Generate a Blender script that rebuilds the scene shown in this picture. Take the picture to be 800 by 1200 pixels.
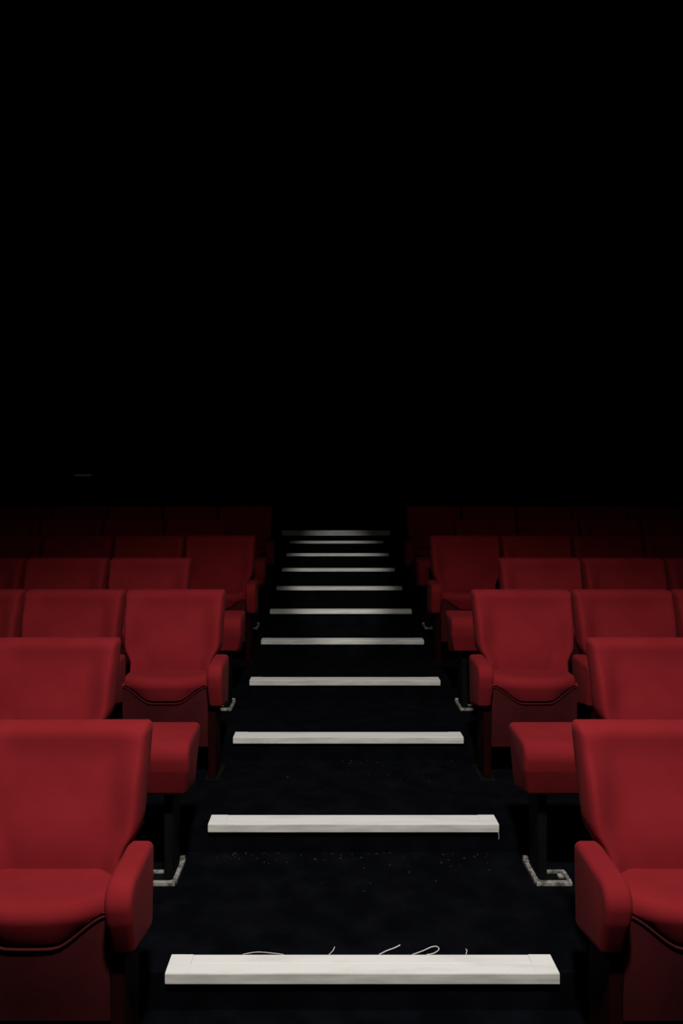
import bpy, bmesh, math, random
from mathutils import Vector
random.seed(7)
for o in list(bpy.data.objects): bpy.data.objects.remove(o)
SC = bpy.context.scene
COL = SC.collection

# ------------------------------------------------------------------ measures
F = 882.0                       # focal length in pixels of an 800x1200 frame
EYE = 1.870                     # camera height above the flat floor at the foot of the stairs
T, H = 0.870, 0.1223            # row depth and rise of one step
S1 = 2.445                      # distance of the first white nosing
CX = 0.109                      # aisle centre, the camera stands a little left of it
def nose_y(k): return S1 + T*k              # nosing k (k = 0 is the lowest white one)
def tread_z(k): return EYE - 1.626 + H*k    # floor of row k (row 0 stands below nosing 0)

# ------------------------------------------------------------------ camera
cam = bpy.data.cameras.new('camera'); cam_o = bpy.data.objects.new('camera', cam); COL.objects.link(cam_o)
cam.sensor_fit = 'VERTICAL'; cam.sensor_height = 36.0; cam.lens = 36.0*F/1200.0
cam.shift_x = 15/1200.0
cam.clip_start = 0.05
cam_o.location = (0, 0, EYE); cam_o.rotation_euler = (math.radians(90), 0, 0)
SC.camera = cam_o

# ------------------------------------------------------------------ world, lights, exposure
w = bpy.data.worlds.new('dark_hall'); SC.world = w; w.use_nodes = True
w.node_tree.nodes['Background'].inputs[0].default_value = (0, 0, 0, 1)
w.node_tree.nodes['Background'].inputs[1].default_value = 0
SC.view_settings.view_transform = 'Standard'; SC.view_settings.look = 'None'
SC.view_settings.exposure = 0.0; SC.view_settings.gamma = 1.0; SC.view_settings.use_curve_mapping = False

def spot(name, loc, target, power, angle, blend, color, size):
    l = bpy.data.lights.new(name, 'SPOT'); o = bpy.data.objects.new(name, l); COL.objects.link(o)
    l.energy = power; l.spot_size = math.radians(angle); l.spot_blend = blend; l.color = color; l.shadow_soft_size = size
    o.location = loc
    o.rotation_euler = (Vector(target)-Vector(loc)).to_track_quat('-Z', 'Y').to_euler()
    return o
# house spot hung over the foot of the stairs: front rows
spot('house_spot', (CX, 0.0, 5.3), (CX, 2.62, 0.95), 1090, 64.5, 1.0, (1.0, 0.95, 0.90), 0.16)
# added fill, not a lamp of the hall: dim wash on the farther rows
spot('fill_wash', (CX, -0.6, 5.4), (CX, 4.6, 0.9), 80, 70, 1.0, (1.0, 0.94, 0.88), 0.3)
# added spot for the far strips, cone squeezed sideways to keep off the chairs
so = spot('strip_fill_spot', (CX, -0.3, 5.4), (CX, 8.05, 1.12), 1300, 23, 0.75, (1.0, 0.97, 0.92), 0.05)
so.scale = (0.33, 1, 1)

# ------------------------------------------------------------------ materials
def mat(name, col, rough=0.8, col2=None, nscale=8.0, detail=6.0, lo=0.35, hi=0.65, bump=0.0, bscale=300.0, metal=0.0,
        sheen=0.0, sheen_tint=(1, 1, 1), spec=0.3, stretch=(1, 1, 1)):
    m = bpy.data.materials.new(name); m.use_nodes = True
    nt = m.node_tree; N = nt.nodes; L = nt.links; b = N['Principled BSDF']
    b.inputs['Roughness'].default_value = rough; b.inputs['Metallic'].default_value = metal
    b.inputs['Specular IOR Level'].default_value = spec
    b.inputs['Sheen Weight'].default_value = sheen; b.inputs['Sheen Roughness'].default_value = 0.45
    b.inputs['Sheen Tint'].default_value = (*sheen_tint, 1)
    tc = N.new('ShaderNodeTexCoord'); mp = N.new('ShaderNodeMapping'); mp.inputs['Scale'].default_value = stretch
    L.new(tc.outputs['Object'], mp.inputs['Vector'])
    n = N.new('ShaderNodeTexNoise'); n.inputs['Scale'].default_value = nscale; n.inputs['Detail'].default_value = detail
    L.new(mp.outputs['Vector'], n.inputs['Vector'])
    r = N.new('ShaderNodeValToRGB'); r.color_ramp.elements[0].position = lo; r.color_ramp.elements[1].position = hi
    r.color_ramp.elements[0].color = (*col, 1); r.color_ramp.elements[1].color = (*(col2 or col), 1)
    L.new(n.outputs['Fac'], r.inputs['Fac']); L.new(r.outputs['Color'], b.inputs['Base Color'])
    if bump:
        n2 = N.new('ShaderNodeTexNoise'); n2.inputs['Scale'].default_value = bscale; n2.inputs['Detail'].default_value = 3
        L.new(tc.outputs['Object'], n2.inputs['Vector'])
        bp = N.new('ShaderNodeBump'); bp.inputs['Strength'].default_value = bump; bp.inputs['Distance'].default_value = 0.004
        L.new(n2.outputs['Fac'], bp.inputs['Height']); L.new(bp.outputs['Normal'], b.inputs['Normal'])
    return m
M = {}
M['velvet'] = mat('red_velvet', (0.200, 0.0095, 0.0140), 0.92, (0.235, 0.0125, 0.0175), 7, 4, 0.3, 0.7, 0.25, 420, sheen=0.02, sheen_tint=(1, .45, .5), spec=0.15)
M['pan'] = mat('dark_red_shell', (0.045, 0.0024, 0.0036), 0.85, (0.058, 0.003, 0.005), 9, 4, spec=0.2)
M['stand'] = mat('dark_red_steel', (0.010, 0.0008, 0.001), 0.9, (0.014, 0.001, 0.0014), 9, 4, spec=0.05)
M['black'] = mat('black_steel', (0.003, 0.003, 0.0032), 0.8, (0.005, 0.005, 0.005), 20, 3, spec=0.08)
M['steel'] = mat('galvanised_steel', (0.11, 0.107, 0.10), 0.6, (0.42, 0.405, 0.375), 45, 4, 0.35, 0.62, metal=0.25, spec=0.4)
M['carpet'] = mat('navy_carpet', (0.0014, 0.0018, 0.0030), 0.98, (0.0042, 0.0048, 0.0070), 9, 9, 0.38, 0.75, 0.5, 260, spec=0.03)
M['hall'] = mat('black_hall_paint', (0.004, 0.004, 0.005), 0.95, (0.006, 0.006, 0.007), 3, 4, spec=0.05)
M['white'] = mat('worn_white_paint', (0.74, 0.735, 0.71), 0.6, (0.87, 0.87, 0.85), 6, 8, 0.30, 0.50, 0.05, 200, spec=0.25, stretch=(0.6, 3, 3))
M['lip'] = mat('scuffed_shaded_white_edge', (0.52, 0.51, 0.47), 0.65, (0.74, 0.73, 0.69), 10, 8, 0.3, 0.62, 0.1, 200, spec=0.2, stretch=(0.6, 5, 5))  # scuffed strip fronts, their shade put in as a lower white than the tops
M['thread'] = mat('pale_thread', (0.62, 0.60, 0.54), 0.9, (0.75, 0.72, 0.66), 60, 3)
M['alu'] = mat('dull_aluminium', (0.35, 0.35, 0.35), 0.5, (0.45, 0.45, 0.45), 30, 3, metal=0.5)

# ------------------------------------------------------------------ helpers
def link(o, parent=None):
    COL.objects.link(o)
    if parent: o.parent = parent
    return o
def mesh_obj(name, verts, faces, m, parent=None, smooth=True, me=None):
    me = bpy.data.meshes.new(name); me.from_pydata(verts, [], faces); me.materials.append(m)
    bm = bmesh.new(); bm.from_mesh(me); bmesh.ops.recalc_face_normals(bm, faces=bm.faces); bm.to_mesh(me); bm.free()
    if smooth:
        me.polygons.foreach_set('use_smooth', [True]*len(me.polygons))
        try: me.set_sharp_from_angle(angle=math.radians(50))
        except Exception: pass
    return link(bpy.data.objects.new(name, me), parent)
def box(name, x0, x1, y0, y1, z0, z1, m, parent=None, bevel=0.0):
    bm = bmesh.new(); bmesh.ops.create_cube(bm, size=1)
    for v in bm.verts: v.co = Vector(((x0+x1)/2+v.co.x*(x1-x0), (y0+y1)/2+v.co.y*(y1-y0), (z0+z1)/2+v.co.z*(z1-z0)))
    if bevel: bmesh.ops.bevel(bm, geom=list(bm.edges), offset=bevel, segments=2, affect='EDGES', profile=0.5)
    me = bpy.data.meshes.new(name); bm.to_mesh(me); bm.free(); me.materials.append(m)
    return link(bpy.data.objects.new(name, me), parent)
def round_poly(corners, seg=6):
    """corners: (a, b, radius) -> dense rounded outline"""
    out = []; n = len(corners)
    for i, (a, b, r) in enumerate(corners):
        p = Vector((a, b)); p0 = Vector(corners[i-1][:2]); p1 = Vector(corners[(i+1) % n][:2])
        d0 = (p0-p).normalized(); d1 = (p1-p).normalized()
        ang = d0.angle(d1); t = r/math.tan(ang/2)
        c = p + (d0+d1).normalized()*(r/math.sin(ang/2))
        s = p+d0*t; e = p+d1*t
        a0 = math.atan2(s.y-c.y, s.x-c.x); a1 = math.atan2(e.y-c.y, e.x-c.x)
        da = (a1-a0+math.pi) % (2*math.pi)-math.pi
        for k in range(seg+1): out.append((c.x+r*math.cos(a0+da*k/seg), c.y+r*math.sin(a0+da*k/seg)))
    return out
def offset_poly(pts, d):
    n = len(pts); area = sum(pts[i-1][0]*pts[i][1]-pts[i][0]*pts[i-1][1] for i in range(n)); sg = 1 if area > 0 else -1
    out = []
    for i in range(n):
        t = Vector(pts[(i+1) % n])-Vector(pts[i-1]); t.normalize()
        nrm = Vector((-t.y, t.x))*sg
        out.append((pts[i][0]+nrm.x*d, pts[i][1]+nrm.y*d))
    return out
def padded(name, prof, x0, x1, r, m, parent, warp=None, seg=4, mid=4):
    """profile (y, z) swept along x with rounded ends"""
    rings = [(x0+r*(1-math.cos(math.pi/2*k/seg)), r*(1-math.sin(math.pi/2*k/seg))) for k in range(seg+1)]
    for k in range(1, mid): rings.append((x0+r+(x1-x0-2*r)*k/mid, 0))
    rings += [(x1-r*(1-math.cos(math.pi/2*k/seg)), r*(1-math.sin(math.pi/2*k/seg))) for k in range(seg, -1, -1)]
    V, Fc = [], []; n = len(prof(0) if callable(prof) else prof)
    for x, d in rings:
        for (y, z) in offset_poly(prof(x) if callable(prof) else prof, d):
            p = (x, y, z); V.append(warp(p) if warp else p)
    for i in range(len(rings)-1):
        for j in range(n): Fc.append((i*n+j, i*n+(j+1) % n, (i+1)*n+(j+1) % n, (i+1)*n+j))
    Fc.append(tuple(range(n))); Fc.append(tuple((len(rings)-1)*n+j for j in range(n)))
    return mesh_obj(name, V, Fc, m, parent)
def tube(name, pts, r, m, parent=None, n=6):
    V, Fc = [], []; P = [Vector(p) for p in pts]
    for i, p in enumerate(P):
        t = (P[min(i+1, len(P)-1)]-P[max(i-1, 0)]).normalized()
        a = t.orthogonal().normalized(); b = t.cross(a)
        for k in range(n):
            q = p+(a*math.cos(2*math.pi*k/n)+b*math.sin(2*math.pi*k/n))*r; V.append(tuple(q))
    for i in range(len(P)-1):
        for k in range(n): Fc.append((i*n+k, i*n+(k+1) % n, (i+1)*n+(k+1) % n, (i+1)*n+k))
    Fc.append(tuple(range(n))); Fc.append(tuple((len(P)-1)*n+k for k in range(n)))
    return mesh_obj(name, V, Fc, m, parent)
def smooth(a, b, x):
    t = min(1, max(0, (x-a)/(b-a))); return t*t*(3-2*t)
def tag(o, label, cat, group=None):
    o['label'] = label; o['category'] = cat
    if group: o['group'] = group
    return o

# ------------------------------------------------------------------ the hall
HW, BACK, CEIL = 7.2, 13.6, 6.6
NSTEP = 11
def struct(o): o['kind'] = 'structure'; return o
floor = struct(box('floor', -HW+CX, HW+CX, -4.0, BACK, -0.1, 0.0, M['carpet']))
for k in range(-1, NSTEP+1):
    y0 = nose_y(k-1)+0.012
    box('step', -HW+CX, HW+CX, y0, BACK if k == NSTEP else nose_y(k)+0.012, 0.0, tread_z(k), M['carpet'], floor)
struct(box('wall_back', -HW+CX, HW+CX, BACK, BACK+0.15, 0, CEIL, M['hall']))
struct(box('wall_left', -HW+CX-0.15, -HW+CX, -4.0, BACK+0.15, -0.1, CEIL, M['hall']))
struct(box('wall_right', HW+CX, HW+CX+0.15, -4.0, BACK+0.15, -0.1, CEIL, M['hall']))
struct(box('ceiling', -HW+CX-0.15, HW+CX+0.15, -4.0, BACK+0.15, CEIL, CEIL+0.15, M['hall']))

# ------------------------------------------------------------------ white stair nosings
ORD = ['lowest', 'second', 'third', 'fourth', 'fifth', 'sixth', 'seventh', 'eighth', 'ninth', 'tenth']
NW, ND, NH, PR = 1.280, 0.102, 0.034, 0.007
def nosing(k, width, NH=NH):
    e = link(bpy.data.objects.new('stair_nosing', None))
    z = tread_z(k+1); y = nose_y(k); e.location = (CX, y, z)
    hw = width/2; cap = 0.075
    # walking face: two boards with a fine groove between
    box('top_board', -hw+cap, hw-cap, 0.0, ND*0.50, 0.0004, PR, M['white'], e, 0.0006)
    box('top_board', -hw+cap, hw-cap, ND*0.50+0.002, ND, 0.0004, PR-0.001, M['white'], e, 0.002)
    box('front_lip', -hw, hw, -0.006, 0.0, PR-NH, PR-0.0006, M['lip'], e, 0.0015)
    for s in (-1, 1):
        a, b = sorted((s*hw, s*(hw-cap+0.0002)))
        box('end_piece', a, b, 0.0, ND, 0.0004, PR-0.0003, M['white'], e, 0.0004)
    return e
for k in range(10):
    lb = ('lowest white stair edge strip, with pale loose threads lying behind it' if k == 0 else
          'white painted edge strip on the %s step up the dark aisle stairs' % ORD[k])
    tag(nosing(k, NW), lb, 'stair strip', 'white edge strips of the aisle stairs')
tag(nosing(10, 1.60, 0.075), 'extra wide white edge strip on the topmost step of the stairs', 'stair strip', 'white edge strips of the aisle stairs')

# ------------------------------------------------------------------ tip-up chairs
PITCH, BW = 0.555, 0.2725
# local frame: x across, -y towards the screen, y = 0 under the next nosing, z = 0 on the row's floor
def backrest(parent):
    zt, zb = 0.952, 0.405
    nu, nv = 30, 26
    V, Fc = [], []
    def halfw(z):
        hw = BW - 0.012*smooth(0.95, 0.55, z)*1.0
        rc = 0.022; d = zt-z
        if d < rc: hw -= rc-math.sqrt(max(0, rc*rc-(rc-d)**2))
        hw -= 0.036*smooth(0.660, 0.575, z)
        return hw
    def lay(side):
        base = len(V)
        for j in range(nv+1):
            tv = (1-math.cos(math.pi*j/nv))/2; z = zb+(zt-zb)*tv
            hw = halfw(z)
            for i in range(nu+1):
                u = math.sin(math.pi/2*(-1+2*i/nu)); x = u*hw
                e = min((hw-abs(x))*1.6, zt-z, z-zb); r = 0.034
                q = math.sqrt(max(0, 1-(1-min(e/r, 1))**2))
                lean = -0.045-(zt-z)*0.235
                wing = 0.058*smooth(0.52, 0.95, abs(u))*smooth(0.0, 0.18, tv)*(1-0.55*smooth(0.70, 0.98, tv))
                lumb = 0.026*math.exp(-((z-0.61)/0.10)**2)*(1-smooth(0.45, 0.75, abs(u)))
                roll = 0.012*smooth(0.80, 0.97, tv)
                if side == 0: y = lean + 0.045 - 0.036*q - (wing+lumb+roll)*q
                else: y = lean + 0.045 + 0.030*q
                V.append((x, y, z))
        for j in range(nv):
            for i in range(nu):
                a = base+j*(nu+1)+i; Fc.append((a, a+1, a+nu+2, a+nu+1))
    lay(0); lay(1)
    me = bpy.data.meshes.new('backrest'); me.from_pydata(V, [], Fc); me.materials.append(M['velvet'])
    bm = bmesh.new(); bm.from_mesh(me); bmesh.ops.remove_doubles(bm, verts=bm.verts, dist=1e-5)
    bmesh.ops.recalc_face_normals(bm, faces=bm.faces); bm.to_mesh(me); bm.free()
    me.polygons.foreach_set('use_smooth', [True]*len(me.polygons))
    return link(bpy.data.objects.new('backrest', me), parent)
CW = 0.218
def bow(x): return 0.034*(1-(x/CW)**2)
def low(x): return 0.412+0.080*smooth(0.30, 1.0, abs(x)/CW)      # lower edge of the upholstered nose
def cushion(parent):
    """tipped-up seat: its padded nose on top, the pan below facing the screen"""
    def prof(x):
        return round_poly([(-0.120, 0.538, 0.02), (-0.350, 0.532, 0.040), (-0.306, low(x)-0.002, 0.014), (-0.268, low(x)-0.016, 0.008), (-0.252, 0.22, 0.02), (-0.165, 0.22, 0.02)], 7)
    def wp(p):
        x, y, z = p
        f = smooth(-0.20, -0.33, y)
        return (x, y-bow(x)*f, z)
    return padded('seat_cushion', prof, -CW, CW, 0.018, M['velvet'], parent, wp, 6, 14)
def seat_pan(parent):
    n, mrow = 20, 8; V, Fc = [], []; rim = []
    for th in (0, 1):
        for j in range(mrow+1):
            for i in range(n+1):
                x = -0.219+0.438*i/n; t = j/mrow
                zt = low(x)-0.010
                z = zt+(0.165-zt)*t
                y = -0.298-bow(x)*0.95*(1-t)**1.5+0.020*t-0.008*math.sin(math.pi*t)
                if j == 0 and th == 0: rim.append((x, y-0.006, z))
                V.append((x, y-0.006+0.012*th, z))
    N = (n+1)*(mrow+1)
    for th in (0, 1):
        for j in range(mrow):
            for i in range(n):
                a = th*N+j*(n+1)+i; Fc.append((a, a+1, a+n+2, a+n+1))
    edge = [i for i in range(n+1)]+[(j)*(n+1)+n for j in range(1, mrow+1)]+[mrow*(n+1)+i for i in range(n-1, -1, -1)]+[j*(n+1) for j in range(mrow-1, 0, -1)]
    for a, b in zip(edge, edge[1:]+edge[:1]): Fc.append((a, b, N+b, N+a))
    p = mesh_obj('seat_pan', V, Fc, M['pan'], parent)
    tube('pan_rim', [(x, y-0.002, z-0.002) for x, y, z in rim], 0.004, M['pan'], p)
    return p
def armrest(parent, x0, x1, name='armrest'):
    prof = round_poly([(-0.110, 0.618, 0.030), (-0.412, 0.600, 0.060), (-0.382, 0.492, 0.12), (-0.338, 0.384, 0.026), (-0.110, 0.343, 0.024)], 7)
    def wp(p):
        x, y, z = p
        c = (x0+x1)/2; s = 1-0.10*smooth(0.50, 0.38, z)
        return (c+(x-c)*s, y, z)
    return padded(name, prof, x0, x1, 0.019, M['velvet'], parent, wp, 5, 3)
def make_chair(side, wide):
    """side = +1: chair right of the aisle (its aisle side is -x); wide: broad padded console at the aisle end"""
    e = link(bpy.data.objects.new('theatre_chair', None))
    backrest(e)
    bs = padded('back_shell', round_poly([(0.022, 0.90, 0.008), (0.045, 0.90, 0.008), (-0.055, 0.43, 0.008), (-0.082, 0.43, 0.008)], 3), -0.235, 0.235, 0.006, M['black'], e)
    cushion(e); seat_pan(e)
    def sx(a, b): return sorted((-side*a, -side*b))     # a, b measured from the seat centre towards the aisle
    if wide:
        x0, x1 = sx(0.238, 0.642)
        armrest(e, x0, x1, 'console_armrest')
        a0, a1 = sx(0.52, 0.555)
        box('standard', a0, a1, -0.27, -0.12, 0.008, 0.36, M['black'], e, 0.004)
        # galvanised floor bracket: outlined plate with raised edges and a tail running back
        a0, a1 = sx(0.425, 0.568)
        fp = box('foot_bracket', a0, a1, -0.285, -0.185, 0.0, 0.006, M['black'], e, 0.001)
        box('bracket_edge', a0, a1, -0.292, -0.272, 0.0, 0.016, M['steel'], fp, 0.002)
        box('bracket_edge', a0, a1, -0.196, -0.182, 0.0, 0.016, M['steel'], fp, 0.002)
        b0, b1 = sx(0.548, 0.572)
        box('bracket_tail', b0, b1, -0.272, -0.075, 0.0, 0.016, M['steel'], fp, 0.002)
        b0, b1 = sx(0.423, 0.437)
        box('bracket_edge', b0, b1, -0.272, -0.196, 0.0, 0.016, M['steel'], fp, 0.002)
        for q in (0.455, 0.535):
            c0, c1 = sx(q-0.012, q+0.012)
            box('bolt', c0, c1, -0.245, -0.221, 0.006, 0.02, M['steel'], fp, 0.004)
        b0, b1 = sx(0.549, 0.571)
        box('bolt', b0, b1, -0.095, -0.077, 0.016, 0.03, M['steel'], fp, 0.004)
    else:
        x0, x1 = sx(0.227, 0.305)
        armrest(e, x0, x1)
    b0, b1 = sx(0.222, 0.262)
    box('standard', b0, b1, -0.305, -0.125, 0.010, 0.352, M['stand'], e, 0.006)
    c0, c1 = sx(0.205, 0.285)
    box('foot', c0, c1, -0.33, -0.09, 0.0, 0.010, M['black'], e, 0.002)
    return e
def kids(o): return [c for c in bpy.data.objects if c.parent == o]
def copy_tree(o, parent=None):
    c = o.copy(); COL.objects.link(c); c.parent = parent
    for ch in kids(o): copy_tree(ch, c)
    return c
PROTO = {}
ROWN = ['front', 'second', 'third', 'fourth', 'fifth', 'sixth', 'seventh']
SEATN = ['aisle-end', 'second', 'third', 'fourth', 'fifth', 'sixth', 'seventh', 'eighth', 'ninth']
def px(x, y): return 385+F*x/y
for k in range(7):
    wide_row = (k % 2 == 1)
    y = nose_y(k); first = (1.0225 if wide_row else 0.680)+BW
    for side in (-1, 1):
        for n in range(9):
            xc = CX+side*(first+n*PITCH)
            inner = px(xc-side*BW, y)
            if not (-6 < inner < 806): continue
            key = (side, wide_row and n == 0)
            if key not in PROTO: o = PROTO[key] = make_chair(*key)
            else: o = copy_tree(PROTO[key])
            o.location = (xc, y, tread_z(k))
            sd = 'left' if side < 0 else 'right'
            if n == 0:
                lb = 'red tip-up chair, aisle end of the %s row, %s side going up%s' % (ROWN[k], sd, ', broad console arm' if wide_row else '')
            else:
                lb = 'red tip-up chair, %s from the stairs in the %s row, %s side going up' % (SEATN[n], ROWN[k], sd)
            tag(o, lb, 'chair', 'red tip-up chairs in rows')

# ------------------------------------------------------------------ small things
z = tread_z(1); yb = nose_y(0)+ND
def thread(pts, label, r=0.0012):
    P = [Vector(p) for p in pts]; out = []
    for i in range(len(P)-1):
        p0, p1, p2, p3 = P[max(i-1, 0)], P[i], P[i+1], P[min(i+2, len(P)-1)]
        for s in range(6):
            t = s/6
            out.append(0.5*((2*p1)+(p2-p0)*t+(2*p0-5*p1+4*p2-p3)*t*t+(3*p1-p0-3*p2+p3)*t**3))
    out.append(P[-1])
    o = tube('loose_thread', [(p.x-P[0].x, p.y-P[0].y, p.z-z) for p in out], r, M['thread'])
    o.location = (P[0].x, P[0].y, z); return tag(o, label, 'thread', 'loose threads behind the lowest strip')
def X(p, y): return (p-385)/F*y
zz = z+0.002
thread([(X(284, yb), yb+.008, zz), (X(300, yb), yb+.016, zz+.003), (X(318, yb), yb+.012, zz+.002), (X(332, yb), yb+.007, zz)], 'long flat pale thread lying along the back of the lowest white strip')
thread([(X(385, yb), yb+.005, zz), (X(390, yb), yb+.02, zz+.006), (X(392, yb), yb+.032, zz+.012)], 'tiny upright pale thread tip behind the lowest white strip')
thread([(X(444, yb), yb+.006, zz), (X(454, yb), yb+.02, zz+.006), (X(462, yb), yb+.03, zz+.008), (X(470, yb), yb+.042, zz+.012)], 'straight slanting pale thread behind the lowest white strip', 0.0018)
thread([(X(483, yb), yb+.006, zz), (X(496, yb), yb+.02, zz+.005), (X(507, yb), yb+.034, zz+.010), (X(514, yb), yb+.036, zz+.010), (X(515, yb), yb+.024, zz+.006), (X(508, yb), yb+.01, zz+.002), (X(500, yb), yb+.006, zz)], 'looped pale thread behind the lowest white strip', 0.0016)
thread([(X(546, yb), yb+.006, zz), (X(548, yb), yb+.018, zz+.006), (X(547, yb), yb+.024, zz+.009)], 'short pale thread stub behind the lowest white strip, past the looped thread')
y2 = nose_y(1)-0.008; z2 = tread_z(2)
o = tube('loose_thread', [(0, 0, 0), (0.002, -0.002, -0.014), (-0.001, -0.003, -0.028), (0.003, -0.002, -0.045), (0.002, 0.002, -0.060)], 0.0011, M['thread'])
o.location = (CX+NW/2-0.004, y2, z2+0.002)
tag(o, 'short thread hanging down the riser from the end of the second white strip', 'thread')
# lint caught along the foot of the risers and on the treads
V, Fc = [], []
for k in (1, 2):
    for i in range(80 if k == 1 else 40):
        x = CX+random.uniform(-0.6, 0.6); y = nose_y(k)+0.008-abs(random.gauss(0, 0.05 if i % 3 else 0.2)); s = random.uniform(0.0008, 0.0022)
        b = len(V); zt = tread_z(k)
        L = random.uniform(1, 3); a = random.uniform(0, 3.14); cx_, cy_ = math.cos(a), math.sin(a)
        for (u, v, q) in ((-L, -.6, 0), (L, -.6, 0), (L, .6, 0), (-L, .6, 0), (0, 0, 1.2)):
            V.append((x+s*(u*cx_-v*cy_), y+s*(u*cy_+v*cx_), zt+0.0005+s*q))
        Fc += [(b, b+1, b+4), (b+1, b+2, b+4), (b+2, b+3, b+4), (b+3, b, b+4), (b, b+3, b+2, b+1)]
lint = mesh_obj('carpet_lint', V, Fc, mat('grey_lint', (0.03, 0.03, 0.03), 0.95, (0.08, 0.075, 0.07), 80, 2), None, False)
lint['kind'] = 'stuff'; lint['label'] = 'specks of grey lint on the dark carpet at the foot of the steps'; lint['category'] = 'lint'
# faint unidentified line on the rear wall, a weak glow added to show it
yw = BACK; bar = link(bpy.data.objects.new('faint_wall_line', None)); bar.location = (X(98, yw), yw, EYE+(600-557)/F*yw)
box('dark_backing', -0.17, 0.17, -0.030, 0.0, -0.028, 0.028, M['black'], bar, 0.004)
gm = bpy.data.materials.new('dim_added_glow'); gm.use_nodes = True
gb = gm.node_tree.nodes['Principled BSDF']; gb.inputs['Base Color'].default_value = (0.3, 0.3, 0.3, 1)
gb.inputs['Emission Color'].default_value = (1, 1, 1, 1); gb.inputs['Emission Strength'].default_value = 0.006
box('glow_strip', -0.15, 0.15, -0.038, -0.030, -0.016, 0.016, gm, bar, 0.002)
tag(bar, 'very dim thin horizontal glowing line on the black rear wall', 'wall light')
